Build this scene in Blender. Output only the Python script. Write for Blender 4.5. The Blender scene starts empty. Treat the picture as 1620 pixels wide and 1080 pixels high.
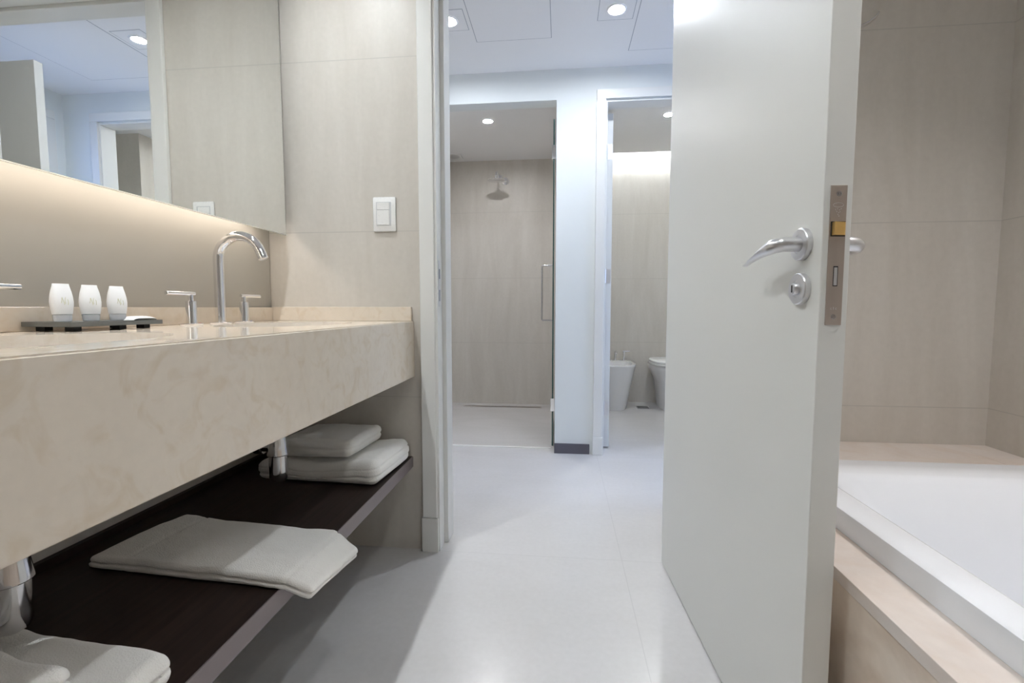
import bpy, bmesh, math, random
from mathutils import Vector, Matrix, noise
random.seed(7)
PI = math.pi
SC = bpy.context.scene
COL = SC.collection

# ------------------------------------------------------------------ camera
cam = bpy.data.objects.new('camera', bpy.data.cameras.new('camera'))
COL.objects.link(cam)
SC.camera = cam
cam.data.sensor_width = 36.0
cam.data.lens = 36.0 * 745 / 1620
cam.data.clip_start = 0.02
cam.location = (0, 0, 0.90)
cam.rotation_euler = (math.radians(90 - 4.069), 0, math.radians(5.962))

# ------------------------------------------------------------------ world (overcast daylight seen only through the side room's window)
W = bpy.data.worlds.new('world')
SC.world = W
W.use_nodes = True
W.node_tree.nodes['Background'].inputs[0].default_value = (0.48, 0.65, 1.0, 1)
W.node_tree.nodes['Background'].inputs[1].default_value = 6.3

# ------------------------------------------------------------------ exposure and light levels
SC.view_settings.view_transform = 'Standard'
SC.view_settings.look = 'None'
SC.view_settings.exposure = 0.98
SC.view_settings.gamma = 1.0
SC.view_settings.use_curve_mapping = False
SC.cycles.max_bounces = 12
SC.cycles.diffuse_bounces = 7
SC.cycles.glossy_bounces = 6
SC.cycles.sample_clamp_indirect = 4.0
SC.cycles.blur_glossy = 0.6
S_VANITY = 2650.0      # downlight radiances
S_FILL = 260.0
S_TUB_FILL = 950.0
S_HALL = 375.0
S_SHOWER = 380.0
S_WC = 430.0
S_STRIP = 7.0
S_COVE = 27.0
C_BATH = (0.93, 0.975, 1.0)
C_TUB_FILL = (1.0, 0.945, 0.92)
C_HALL = (0.86, 0.92, 1.0)
C_WARM = (1.0, 0.89, 0.78)

# ------------------------------------------------------------------ material helpers
def nmat(name):
    m = bpy.data.materials.new(name)
    m.use_nodes = True
    return m, m.node_tree.nodes, m.node_tree.links, m.node_tree.nodes['Principled BSDF']

def plain(name, col, rough=0.5, metal=0.0, coat=0.0, bump=0.0, bscale=200.0, spec=0.5):
    m, N, L, P = nmat(name)
    P.inputs['Base Color'].default_value = (*col, 1)
    P.inputs['Roughness'].default_value = rough
    P.inputs['Metallic'].default_value = metal
    P.inputs['Coat Weight'].default_value = coat
    P.inputs['Specular IOR Level'].default_value = spec
    tc = N.new('ShaderNodeTexCoord')
    nz = N.new('ShaderNodeTexNoise')
    nz.inputs['Scale'].default_value = bscale
    nz.inputs['Detail'].default_value = 3
    L.new(tc.outputs['Object'], nz.inputs['Vector'])
    mr = N.new('ShaderNodeMapRange')
    mr.inputs['To Min'].default_value = max(0.0, rough - 0.03)
    mr.inputs['To Max'].default_value = min(1.0, rough + 0.03)
    L.new(nz.outputs['Fac'], mr.inputs['Value'])
    L.new(mr.outputs['Result'], P.inputs['Roughness'])
    if bump:
        b = N.new('ShaderNodeBump')
        b.inputs['Strength'].default_value = bump
        b.inputs['Distance'].default_value = 0.002
        L.new(nz.outputs['Fac'], b.inputs['Height'])
        L.new(b.outputs['Normal'], P.inputs['Normal'])
    return m

def stone(name, c1, c2, rough, joints=(), scale=(2.0, 2.0, 2.0), veins=None, jcol=0.80, jw=0.0016, fine=60.0, coat=0.0, spec=0.5):
    """joints: list of (axis, pitch, offset) in world metres."""
    m, N, L, P = nmat(name)
    g = N.new('ShaderNodeNewGeometry')
    mp = N.new('ShaderNodeMapping')
    mp.inputs['Scale'].default_value = scale
    L.new(g.outputs['Position'], mp.inputs['Vector'])
    n1 = N.new('ShaderNodeTexNoise')
    n1.inputs['Scale'].default_value = 1.6
    n1.inputs['Detail'].default_value = 8
    n1.inputs['Roughness'].default_value = 0.6
    n1.inputs['Distortion'].default_value = 0.6
    L.new(mp.outputs['Vector'], n1.inputs['Vector'])
    cr = N.new('ShaderNodeValToRGB')
    cr.color_ramp.elements[0].position = 0.32
    cr.color_ramp.elements[0].color = (*c2, 1)
    cr.color_ramp.elements[1].position = 0.68
    cr.color_ramp.elements[1].color = (*c1, 1)
    L.new(n1.outputs['Fac'], cr.inputs['Fac'])
    col = cr.outputs['Color']
    n2 = N.new('ShaderNodeTexNoise')
    n2.inputs['Scale'].default_value = fine
    n2.inputs['Detail'].default_value = 4
    L.new(g.outputs['Position'], n2.inputs['Vector'])
    mr = N.new('ShaderNodeMapRange')
    mr.inputs['To Min'].default_value = 0.95
    mr.inputs['To Max'].default_value = 1.05
    L.new(n2.outputs['Fac'], mr.inputs['Value'])
    hv = N.new('ShaderNodeHueSaturation')
    L.new(col, hv.inputs['Color'])
    L.new(mr.outputs['Result'], hv.inputs['Value'])
    col = hv.outputs['Color']
    if veins:
        vc, vscale, amount = veins
        n3 = N.new('ShaderNodeTexNoise')
        n3.inputs['Scale'].default_value = vscale
        n3.inputs['Detail'].default_value = 7
        n3.inputs['Distortion'].default_value = 1.6
        L.new(g.outputs['Position'], n3.inputs['Vector'])
        r3 = N.new('ShaderNodeValToRGB')
        e = r3.color_ramp.elements
        e[0].position = 0.50; e[0].color = (0, 0, 0, 1)
        e[1].position = 0.72; e[1].color = (amount, amount, amount, 1)
        L.new(n3.outputs['Fac'], r3.inputs['Fac'])
        mx = N.new('ShaderNodeMix')
        mx.data_type = 'RGBA'
        L.new(r3.outputs['Color'], mx.inputs['Factor'])
        L.new(col, mx.inputs[6])
        mx.inputs[7].default_value = (*vc, 1)
        col = mx.outputs[2]
    if joints:
        sx = N.new('ShaderNodeSeparateXYZ')
        L.new(g.outputs['Position'], sx.inputs['Vector'])
        acc = None
        for ax, pitch, off in joints:
            a = N.new('ShaderNodeMath'); a.operation = 'SUBTRACT'
            L.new(sx.outputs['XYZ'.index(ax)], a.inputs[0])
            a.inputs[1].default_value = off - pitch / 2
            b = N.new('ShaderNodeMath'); b.operation = 'FLOORED_MODULO'
            L.new(a.outputs[0], b.inputs[0]); b.inputs[1].default_value = pitch
            c = N.new('ShaderNodeMath'); c.operation = 'SUBTRACT'
            L.new(b.outputs[0], c.inputs[0]); c.inputs[1].default_value = pitch / 2
            d = N.new('ShaderNodeMath'); d.operation = 'ABSOLUTE'
            L.new(c.outputs[0], d.inputs[0])
            e = N.new('ShaderNodeMath'); e.operation = 'LESS_THAN'
            L.new(d.outputs[0], e.inputs[0]); e.inputs[1].default_value = jw
            if acc is None:
                acc = e.outputs[0]
            else:
                f = N.new('ShaderNodeMath'); f.operation = 'MAXIMUM'
                L.new(acc, f.inputs[0]); L.new(e.outputs[0], f.inputs[1])
                acc = f.outputs[0]
        mx = N.new('ShaderNodeMix'); mx.data_type = 'RGBA'
        L.new(acc, mx.inputs['Factor'])
        L.new(col, mx.inputs[6])
        mx.inputs[7].default_value = tuple([x * jcol for x in c1] + [1])
        col = mx.outputs[2]
    L.new(col, P.inputs['Base Color'])
    mr2 = N.new('ShaderNodeMapRange')
    mr2.inputs['To Min'].default_value = rough * 0.9
    mr2.inputs['To Max'].default_value = rough * 1.15
    L.new(n1.outputs['Fac'], mr2.inputs['Value'])
    L.new(mr2.outputs['Result'], P.inputs['Roughness'])
    P.inputs['Coat Weight'].default_value = coat
    P.inputs['Coat Roughness'].default_value = 0.03
    P.inputs['Specular IOR Level'].default_value = spec
    return m

def emit(name, col, s):
    m, N, L, P = nmat(name)
    N.remove(P)
    e = N.new('ShaderNodeEmission')
    e.inputs['Color'].default_value = (*col, 1)
    e.inputs['Strength'].default_value = s
    L.new(e.outputs[0], N['Material Output'].inputs[0])
    return m

TJ = (('Z', 0.6, 0.575),)
M_tile = stone('taupe_tile', (0.645, 0.612, 0.565), (0.575, 0.54, 0.49), 0.38, TJ, scale=(5.0, 5.0, 0.8))
M_floor = stone('cream_floor_tile', (0.645, 0.63, 0.63), (0.61, 0.595, 0.59), 0.24, (('X', 1.2, 0.222), ('Y', 1.2, 1.655)), scale=(1.2, 2.6, 1), jcol=0.86, jw=0.0011)
M_marble = stone('cream_marble', (0.77, 0.695, 0.60), (0.735, 0.655, 0.56), 0.09, scale=(3.5, 3.5, 3.5), veins=((0.60, 0.47, 0.31), 18.0, 0.38), spec=0.24)
M_deck = stone('pink_cream_stone', (0.72, 0.66, 0.615), (0.67, 0.60, 0.555), 0.35, scale=(3.5, 3.5, 3.5), veins=((0.60, 0.45, 0.34), 6.0, 0.35))
M_panel = stone('beige_tub_panel_stone', (0.80, 0.70, 0.60), (0.72, 0.61, 0.51), 0.35, scale=(3, 3, 3), veins=((0.45, 0.32, 0.22), 4.0, 0.5))
M_white = plain('white_gloss_lacquer', (0.79, 0.79, 0.77), 0.32, coat=0.1)
M_door = plain('white_door_lacquer', (0.76, 0.76, 0.73), 0.42, spec=0.4)
M_wall = plain('pale_wall_paint', (0.78, 0.81, 0.81), 0.6, bump=0.05)
M_ceil = plain('white_ceiling_paint', (0.88, 0.88, 0.89), 0.75, bump=0.03)
M_ceram = plain('white_ceramic', (0.84, 0.84, 0.85), 0.12, coat=0.5)
M_acryl = plain('white_acrylic', (0.86, 0.89, 0.94), 0.22)
M_chrome = plain('polished_chrome', (0.86, 0.86, 0.88), 0.06, metal=1)
M_chromed = plain('chrome_trap', (0.72, 0.71, 0.72), 0.10, metal=1)
M_satin = plain('satin_steel', (0.76, 0.76, 0.78), 0.34, metal=1)
M_plate = plain('brushed_lock_plate', (0.52, 0.45, 0.40), 0.42, metal=0.85)
M_brass = plain('worn_brass', (0.72, 0.48, 0.18), 0.35, metal=0.9)
M_black = plain('black_gap', (0.02, 0.02, 0.02), 0.7)
M_wood = None
M_plastic = plain('white_plastic', (0.86, 0.86, 0.85), 0.28)
M_plinth = plain('dark_aluminium_skirting', (0.13, 0.125, 0.15), 0.45, metal=0.3)
M_tray = plain('dark_grey_slate', (0.12, 0.125, 0.12), 0.45, bump=0.1)
M_gap = plain('grey_shadow_gap', (0.36, 0.38, 0.42), 0.8)
M_edge = plain('green_glass_edge', (0.03, 0.09, 0.085), 0.15)
M_paint_glass = plain('taupe_back_painted_glass', (0.42, 0.395, 0.35), 0.34)
M_bed = plain('side_room_paint', (0.55, 0.62, 0.75), 0.7)

# mirror silver
M_mirror, N, L, P = nmat('mirror_silver')
P.inputs['Base Color'].default_value = (0.965, 0.98, 0.965, 1)
P.inputs['Metallic'].default_value = 1
P.inputs['Roughness'].default_value = 0.0
M_medge = plain('frosted_glass_edge', (0.92, 0.93, 0.90), 0.6)
M_medge.node_tree.nodes['Principled BSDF'].inputs['Transmission Weight'].default_value = 0.75
# clear glass
M_glass, N, L, P = nmat('clear_glass')
P.inputs['Base Color'].default_value = (0.93, 0.98, 0.97, 1)
P.inputs['Transmission Weight'].default_value = 1
P.inputs['Roughness'].default_value = 0.0
P.inputs['IOR'].default_value = 1.45
# dark veneer
M_wood, N, L, P = nmat('dark_wenge_veneer')
g = N.new('ShaderNodeNewGeometry'); mp = N.new('ShaderNodeMapping')
mp.inputs['Scale'].default_value = (60, 2.5, 60)
wv = N.new('ShaderNodeTexNoise'); wv.inputs['Scale'].default_value = 1.5; wv.inputs['Detail'].default_value = 6
L.new(g.outputs['Position'], mp.inputs['Vector']); L.new(mp.outputs['Vector'], wv.inputs['Vector'])
cr = N.new('ShaderNodeValToRGB')
cr.color_ramp.elements[0].color = (0.014, 0.008, 0.006, 1); cr.color_ramp.elements[0].position = 0.3
cr.color_ramp.elements[1].color = (0.032, 0.018, 0.014, 1); cr.color_ramp.elements[1].position = 0.7
L.new(wv.outputs['Fac'], cr.inputs['Fac']); L.new(cr.outputs['Color'], P.inputs['Base Color'])
P.inputs['Roughness'].default_value = 0.5
P.inputs['Specular IOR Level'].default_value = 0.3
M_lip = plain('plum_grey_edge_band', (0.20, 0.165, 0.17), 0.4)
# terry towel
M_towel, N, L, P = nmat('white_terry_cotton')
tc = N.new('ShaderNodeTexCoord')
n1 = N.new('ShaderNodeTexNoise'); n1.inputs['Scale'].default_value = 420; n1.inputs['Detail'].default_value = 3
n2 = N.new('ShaderNodeTexNoise'); n2.inputs['Scale'].default_value = 60; n2.inputs['Detail'].default_value = 4
L.new(tc.outputs['Object'], n1.inputs['Vector']); L.new(tc.outputs['Object'], n2.inputs['Vector'])
ad = N.new('ShaderNodeMath'); ad.operation = 'ADD'
L.new(n1.outputs['Fac'], ad.inputs[0]); L.new(n2.outputs['Fac'], ad.inputs[1])
bp = N.new('ShaderNodeBump'); bp.inputs['Strength'].default_value = 0.55; bp.inputs['Distance'].default_value = 0.002
L.new(ad.outputs[0], bp.inputs['Height']); L.new(bp.outputs['Normal'], P.inputs['Normal'])
P.inputs['Base Color'].default_value = (0.93, 0.915, 0.88, 1)
P.inputs['Roughness'].default_value = 0.95
P.inputs['Sheen Weight'].default_value = 0.35
P.inputs['Specular IOR Level'].default_value = 0.1
# frosted bottle
M_frost, N, L, P = nmat('frosted_bottle_plastic')
P.inputs['Base Color'].default_value = (0.93, 0.96, 0.99, 1)
P.inputs['Roughness'].default_value = 0.35
P.inputs['Subsurface Weight'].default_value = 0.6
P.inputs['Subsurface Radius'].default_value = (0.02, 0.02, 0.02)
M_cap, N, L, P = nmat('translucent_cap_plastic')
P.inputs['Base Color'].default_value = (0.82, 0.86, 0.92, 1)
P.inputs['Roughness'].default_value = 0.2
P.inputs['Transmission Weight'].default_value = 0.35
M_print = plain('olive_print', (0.62, 0.62, 0.42), 0.5)

E_van = emit('vanity_lamp_glow', C_BATH, S_VANITY)
E_fill = emit('bath_fill_glow', C_BATH, S_FILL)
E_tub_fill = emit('tub_fill_glow', C_TUB_FILL, S_TUB_FILL)
E_hall = emit('hall_lamp_glow', C_HALL, S_HALL)
E_sh = emit('shower_lamp_glow', (0.98, 0.98, 1.0), S_SHOWER)
E_wc = emit('wc_lamp_glow', (0.95, 0.99, 1.0), S_WC)
E_strip = emit('warm_led_strip', C_WARM, S_STRIP)
E_cove = emit('cove_led_strip', (0.93, 0.98, 1.0), S_COVE)

# ------------------------------------------------------------------ geometry helpers
def link(name, bm, mat, parent=None, smooth=False, label=None):
    me = bpy.data.meshes.new(name)
    bmesh.ops.recalc_face_normals(bm, faces=bm.faces)
    bm.to_mesh(me); bm.free()
    for m in (mat if isinstance(mat, (list, tuple)) else [mat]):
        me.materials.append(m)
    o = bpy.data.objects.new(name, me)
    COL.objects.link(o)
    if smooth:
        for p in me.polygons:
            p.use_smooth = True
        try:
            me.set_sharp_from_angle(angle=math.radians(38))
        except Exception:
            pass
    if parent:
        o.parent = parent
    if label:
        o['label'] = label
    return o

def tag(o, label, cat, group=None, kind=None):
    o['label'] = label
    o['category'] = cat
    if group: o['group'] = group
    if kind: o['kind'] = kind
    return o

def struct(o, label=None):
    o['kind'] = 'structure'
    if label: o['label'] = label
    return o

def empty(name, loc, rz=0.0):
    o = bpy.data.objects.new(name, None)
    o.empty_display_size = 0.05
    o.location = loc
    o.rotation_euler = (0, 0, rz)
    COL.objects.link(o)
    return o

def box(bm, x0, x1, y0, y1, z0, z1, bev=0.0, seg=2, mat=0):
    r = bmesh.ops.create_cube(bm, size=1.0)
    vs = r['verts']
    for v in vs:
        v.co = Vector(((x0 + x1) / 2 + v.co.x * (x1 - x0), (y0 + y1) / 2 + v.co.y * (y1 - y0), (z0 + z1) / 2 + v.co.z * (z1 - z0)))
    fs = set(f for v in vs for f in v.link_faces)
    for f in fs: f.material_index = mat
    if bev:
        es = set(e for v in vs for e in v.link_edges)
        r = bmesh.ops.bevel(bm, geom=list(es), offset=bev, segments=seg, affect='EDGES', profile=0.5, material=-1)
    return bm

def boxes(*bs, bev=0.0):
    bm = bmesh.new()
    for b in bs:
        box(bm, *b, bev=bev)
    return bm

def lathe(bm, prof, n=32, M=None):
    """prof: list of (r, z) about local Z."""
    M = M or Matrix()
    rings = []
    for r, z in prof:
        if r < 1e-6:
            rings.append([bm.verts.new(M @ Vector((0, 0, z)))])
        else:
            rings.append([bm.verts.new(M @ Vector((r * math.cos(2 * PI * i / n), r * math.sin(2 * PI * i / n), z))) for i in range(n)])
    for a, b in zip(rings, rings[1:]):
        for i in range(n):
            j = (i + 1) % n
            if len(a) == 1 and len(b) == 1: continue
            if len(a) == 1: bm.faces.new((a[0], b[i], b[j]))
            elif len(b) == 1: bm.faces.new((a[i], a[j], b[0]))
            else: bm.faces.new((a[i], a[j], b[j], b[i]))
    return bm

def frames(path):
    T = []
    n = len(path)
    for i in range(n):
        t = (path[min(i + 1, n - 1)] - path[max(i - 1, 0)]).normalized()
        T.append(t)
    up = Vector((0, 0, 1)) if abs(T[0].z) < 0.9 else Vector((0, 1, 0))
    s = T[0].cross(up).normalized()
    out = []
    for t in T:
        s = (s - t * s.dot(t)).normalized()
        out.append((s, t.cross(s).normalized(), t))
    return out

def tube(bm, path, rad, n=20, caps=True, clamp=None):
    path = [Vector(p) for p in path]
    fr = frames(path)
    rads = rad if isinstance(rad, (list, tuple)) else [rad] * len(path)
    rings = []
    for k, (p, (s, u, t), r) in enumerate(zip(path, fr, rads)):
        ring = []
        for i in range(n):
            a = 2 * PI * i / n
            q = p + (s * math.cos(a) + u * math.sin(a)) * r
            if clamp: q = clamp(q, k)
            ring.append(bm.verts.new(q))
        rings.append(ring)
    for a, b in zip(rings, rings[1:]):
        for i in range(n):
            j = (i + 1) % n
            bm.faces.new((a[i], a[j], b[j], b[i]))
    if caps:
        bm.faces.new(rings[0]); bm.faces.new(rings[-1][::-1])
    return bm

def axis_m(loc, z):
    z = Vector(z).normalized()
    q = Vector((0, 0, 1)).rotation_difference(z)
    return Matrix.Translation(loc) @ q.to_matrix().to_4x4()

def loft(bm, rings, close0=False, close1=False):
    R = [[bm.verts.new(p) for p in r] for r in rings]
    n = len(R[0])
    for a, b in zip(R, R[1:]):
        for i in range(n):
            j = (i + 1) % n
            bm.faces.new((a[i], a[j], b[j], b[i]))
    if close0: bm.faces.new(R[0])
    if close1: bm.faces.new(R[-1][::-1])
    return bm

def rrect(cx, cy, hx, hy, r, z, n=8):
    pts = []
    for qx, qy, a0 in ((1, 1, 0), (-1, 1, 90), (-1, -1, 180), (1, -1, 270)):
        for i in range(n + 1):
            a = math.radians(a0 + 90 * i / n)
            pts.append(Vector((cx + qx * (hx - r) + r * math.cos(a), cy + qy * (hy - r) + r * math.sin(a), z)))
    return pts

def boolean_diff(o, cutters):
    for c in cutters:
        md = o.modifiers.new('cut', 'BOOLEAN'); md.operation = 'DIFFERENCE'; md.object = c; md.solver = 'EXACT'
    dg = bpy.context.evaluated_depsgraph_get()
    me = bpy.data.meshes.new_from_object(o.evaluated_get(dg))
    o.modifiers.clear()
    o.data = me
    for c in cutters:
        bpy.data.objects.remove(c)

# ------------------------------------------------------------------ dimensions of the place
XL, XR = -1.085, 1.38          # bathroom side walls
YF, YB = 1.662, -1.30          # door wall, wall behind the camera
YH0, YH1 = 1.785, 2.89         # hall
ZC = 2.30
HX0, HX1 = -1.085, 1.33

# ---- floor and ceilings
struct(link('floor', boxes((-1.25, 3.4, -1.45, 4.80, -0.08, 0.0)), M_floor), 'cream large format floor tile running from bathroom into hall')
struct(link('ceiling', boxes((-1.25, 3.4, -1.45, 2.89, ZC, ZC + 0.08)), M_ceil), 'white ceiling over the bathroom and hall')
# ---- bathroom walls
struct(link('wall_left', boxes((XL - 0.12, XL, YB - 0.12, YH1 + 0.10, 0, ZC)), M_tile), 'taupe tiled wall behind the vanity')
struct(link('wall_back', boxes((XL, XR, YB - 0.12, YB, 0, ZC)), M_tile))
struct(link('wall_right', boxes((XR, XR + 0.10, YB - 0.12, YF, 0, ZC)), M_tile), 'taupe tiled wall at the right of the bathtub')
struct(link('wall_front', boxes((XL, -0.455, YF, YH0, 0, ZC), (0.42, XR + 0.10, YF, YH0, 0, ZC), (-0.455, 0.42, YF, YH0, 2.085, ZC)), M_tile), 'tiled wall with the doorway to the hall')

# ---- bathroom door lining and casing (left, right, head)
def lining(name, sx, xj, label):
    """xj: rebate face x, sx: +1 when the opening lies towards +x"""
    r = empty(name, (xj, YF, 0))
    def b(nm, a0, a1, y0, y1, z0, z1, bev=0.0015):
        xs = sorted((xj + sx * a0, xj + sx * a1))
        bm = bmesh.new(); box(bm, xs[0] - xj, xs[1] - xj, y0 - YF, y1 - YF, z0, z1, bev=bev)
        return link(nm, bm, M_white, r)
    b('jamb_lining', -0.016, 0.0, 1.651, 1.7175, 0.0, 2.084)
    b('door_stop', -0.016, 0.015, 1.719, 1.803, 0.0, 2.060, 0.002)
    b('casing', -0.063, -0.009, 1.6445, 1.6615, 0.128, 2.135, 0.003)
    b('plinth_block', -0.066, -0.004, 1.640, 1.6615, 0.0, 0.127, 0.002)
    b('casing', -0.063, -0.012, 1.7855, 1.801, 0.0, 2.135, 0.003)
    struct(r, label)
    return r
lj = lining('trim_1', 1, -0.440, 'white lining and casing at the left of the bathroom doorway')
bm = boxes((0.0, 0.0015, 0.003, 0.026, 0.905, 1.07), bev=0.0004)
link('strike_plate', bm, M_satin, lj, label='small steel strike plate')
bm = boxes((0.0016, 0.0022, 0.006, 0.022, 0.925, 0.965), (0.0016, 0.0022, 0.006, 0.022, 1.005, 1.04))
link('strike_slot', bm, M_gap, bpy.data.objects['strike_plate'])
lining('trim_2', -1, 0.405, 'white lining and casing at the hinge side of the bathroom doorway')
r = empty('trim_3', (0, YF, 2.06))
for nm, b in (('jamb_lining', (-0.44, 0.405, 1.651, 1.7175, 2.074, 2.084)), ('door_stop', (-0.425, 0.39, 1.719, 1.803, 2.0605, 2.084)),
              ('casing', (-0.503, 0.468, 1.6445, 1.6615, 2.136, 2.19)), ('casing', (-0.503, 0.468, 1.7855, 1.801, 2.136, 2.19)),
              ('casing', (-0.448, 0.413, 1.6445, 1.6615, 2.084, 2.1355)), ('casing', (-0.451, 0.416, 1.7855, 1.801, 2.084, 2.1355))):
    link(nm, boxes((b[0], b[1], b[2] - YF, b[3] - YF, b[4] - 2.06, b[5] - 2.06), bev=0.002), M_white, r)
struct(r, 'white lining and casing over the bathroom doorway')

# ---- far wall of the hall with the shower and toilet openings
TX0, TX1 = 0.262, 1.062        # toilet door rough opening
struct(link('wall_hall_far', boxes((-0.036, TX0 - 0.028, YH1, YH1 + 0.10, 0, 2.42), (TX1 + 0.028, HX1 + 0.12, YH1, YH1 + 0.10, 0, 2.42),
                                   (TX0 - 0.028, TX1 + 0.028, YH1, YH1 + 0.10, 2.112, 2.42), (-1.205, -0.036, YH1, YH1 + 0.10, 2.126, 2.42)), M_wall), 'pale painted far wall of the hall between shower and toilet')
struct(link('baseboard_hall', boxes((-0.038, 0.178, YH1 - 0.010, YH1, 0.0, 0.062), bev=0.001), M_plinth), 'short dark grey skirting on the pier between shower and toilet')
# shower enclosure
struct(link('wall_shower_back', boxes((-1.205, 0.10, 4.36, 4.46, 0, 2.42)), M_tile), 'taupe tiled wall behind the shower head')
struct(link('wall_shower_left', boxes((-1.205, -1.085, 2.99, 4.36, 0, 2.24)), M_tile))
struct(link('wall_shower_right', boxes((-0.036, 0.10, 2.99, 4.36, 0, 2.42)), M_tile))
struct(link('ceiling_shower', boxes((-1.085, -0.036, 2.99, 4.36, 2.24, 2.32)), M_ceil), 'white ceiling over the shower')
struct(link('trim_4', boxes((-1.085, -0.062, 2.975, 2.995, -0.002, 0.0035), bev=0.001), M_white), 'thin white threshold strip on the floor at the shower entrance')
# toilet room
struct(link('wall_toilet_left', boxes((0.10, 0.175, 2.99, 4.567, 0, 2.42)), M_tile))
struct(link('wall_toilet_back', boxes((0.10, 2.00, 4.567, 4.667, 0, 2.62)), M_tile), 'taupe tiled wall behind the bidet under the cove light')
struct(link('wall_toilet_right', boxes((1.90, 2.00, 2.99, 4.567, 0, 2.42)), M_tile))
struct(link('wall_toilet_duct', boxes((1.43, 1.90, 3.56, 4.567, 0, ZC)), M_tile))
struct(link('wall_toilet_front', boxes((HX1 + 0.12, 2.00, 2.89, 2.99, 0, 2.42)), M_wall))
struct(link('ceiling_toilet', boxes((0.175, 1.90, 2.99, 4.455, ZC, ZC + 0.03), (0.175, 1.90, 4.40, 4.455, ZC + 0.03, ZC + 0.045), (0.175, 1.90, 2.99, 4.567, 2.42, 2.46)), M_ceil), 'white dropped ceiling of the toilet room with light slot')
o = tag(link('cove_light', boxes((0.20, 1.88, 4.4555, 4.4585, 2.306, 2.340), bev=0.001), E_cove), 'hidden light strip glowing in the ceiling slot above the bidet', 'light')
# hall side walls, room beyond the hall's right door
OY0, OY1 = 2.11, 2.76
struct(link('wall_hall_right', boxes((HX1, HX1 + 0.12, YH0, OY0 - 0.025, 0, ZC), (HX1, HX1 + 0.12, OY1 + 0.025, YH1, 0, ZC), (HX1, HX1 + 0.12, OY0 - 0.025, OY1 + 0.025, 2.115, ZC)), M_wall))
struct(link('wall_side_room_far', boxes((HX1 + 0.12, 3.30, 2.80, 2.89, 0, ZC)), M_bed))
struct(link('wall_side_room_near', boxes((HX1 + 0.12, 3.30, 1.45, 1.55, 0, ZC)), M_bed))
struct(link('wall_side_room_right', boxes((3.20, 3.30, 1.55, 2.80, 0, 0.8), (3.20, 3.30, 1.55, 2.80, 2.15, ZC), (3.20, 3.30, 1.55, 1.70, 0.8, 2.15), (3.20, 3.30, 2.65, 2.80, 0.8, 2.15)), M_bed))
r = empty('window_1', (3.25, 2.175, 0.8))
link('window_frame', boxes((-0.025, 0.025, -0.475, -0.425, 0, 1.35), (-0.025, 0.025, 0.425, 0.475, 0, 1.35), (-0.025, 0.025, -0.425, 0.425, 0, 0.05), (-0.025, 0.025, -0.425, 0.425, 1.30, 1.35), (-0.025, 0.025, -0.02, 0.02, 0.05, 1.30)), M_white, r)
struct(r, 'white framed window of the side room')
pl = bpy.data.lights.new('window_portal', 'AREA'); pl.shape = 'RECTANGLE'; pl.size = 0.95; pl.size_y = 1.35
pl.cycles.is_portal = True
po = bpy.data.objects.new('window_portal', pl); COL.objects.link(po)
po.location = (3.195, 2.175, 1.475); po.rotation_euler = (0, math.radians(90), 0)

def door_frame(name, ax, a0, a1, face, depth, ztop, label, w=0.054, zc=2.17):
    """lining + casings both sides. ax 'x': opening spans x a0..a1, wall from y=face to face+depth; ax 'y': swapped."""
    r = empty(name, (0, 0, 0))
    def add(nm, u0, u1, v0, v1, z0, z1, bev=0.002):
        b = (u0, u1, v0, v1, z0, z1) if ax == 'x' else (v0, v1, u0, u1, z0, z1)
        link(nm, boxes(b, bev=bev), M_white, r)
    f0, f1 = face - 0.003, face + depth + 0.003
    add('jamb_lining', a0 - 0.022, a0, f0, f1, 0, ztop)
    add('jamb_lining', a1, a1 + 0.022, f0, f1, 0, ztop)
    add('jamb_lining', a0 - 0.022, a1 + 0.022, f0, f1, ztop + 0.0005, ztop + 0.010)
    for (g0, g1) in ((face - 0.016, face - 0.0005), (face + depth + 0.0005, face + depth + 0.016)):
        add('casing', a0 - 0.010 - w, a0 - 0.010, g0, g1, 0.1105, zc - w - 0.0005)
        add('casing', a1 + 0.010, a1 + 0.010 + w, g0, g1, 0.1105, zc - w - 0.0005)
        add('casing', a0 - 0.010 - w, a1 + 0.010 + w, g0, g1, zc - w, zc)
        h = 0.004
        q = (g0 - h, g1) if g0 < face else (g0, g1 + h)
        add('plinth_block', a0 - 0.012 - w, a0 - 0.006, q[0], q[1], 0, 0.110)
        add('plinth_block', a1 + 0.006, a1 + 0.012 + w, q[0], q[1], 0, 0.110)
    struct(r, label)
    return r
door_frame('trim_5', 'x', 0.262, 1.062, YH1, 0.10, 2.10, 'white casing round the toilet room doorway')
door_frame('trim_6', 'y', OY0, OY1, HX1, 0.12, 2.10, 'white casing round the doorway in the right wall of the hall')

# toilet door leaf, opened 90 degrees into the toilet room
def hinge(parent, loc, r=0.006, h=0.085, name='hinge', plate=None):
    bm = bmesh.new()
    lathe(bm, [(0, -h / 2 - 0.003), (r * 0.7, -h / 2 - 0.002), (r, -h / 2), (r, h / 2), (r * 0.7, h / 2 + 0.002), (0, h / 2 + 0.003)], 16, Matrix.Translation(loc))
    if plate:
        box(bm, *plate)
    return link(name, bm, M_satin, parent, smooth=True, label='satin steel hinge')
r = empty('door_2', (0.272, 3.03, 0))
tag(r, 'white inner door standing open behind the bluish toilet room casing', 'door'); r['kind'] = 'structure'
link('door_leaf', boxes((0.0, 0.038, 0.0, 0.775, 0.008, 2.09), bev=0.0015), M_white, r)
for z in (0.26, 1.10, 1.86):
    hinge(r, (0.0, -0.006, z), plate=(0.004, 0.034, -0.0015, 0.0, z - 0.045, z + 0.045))
hb = bmesh.new()
tube(hb, [(0.038, 0.70, 1.0), (0.085, 0.70, 1.0), (0.092, 0.69, 1.0), (0.092, 0.60, 1.0)], 0.009, 12)
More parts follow.
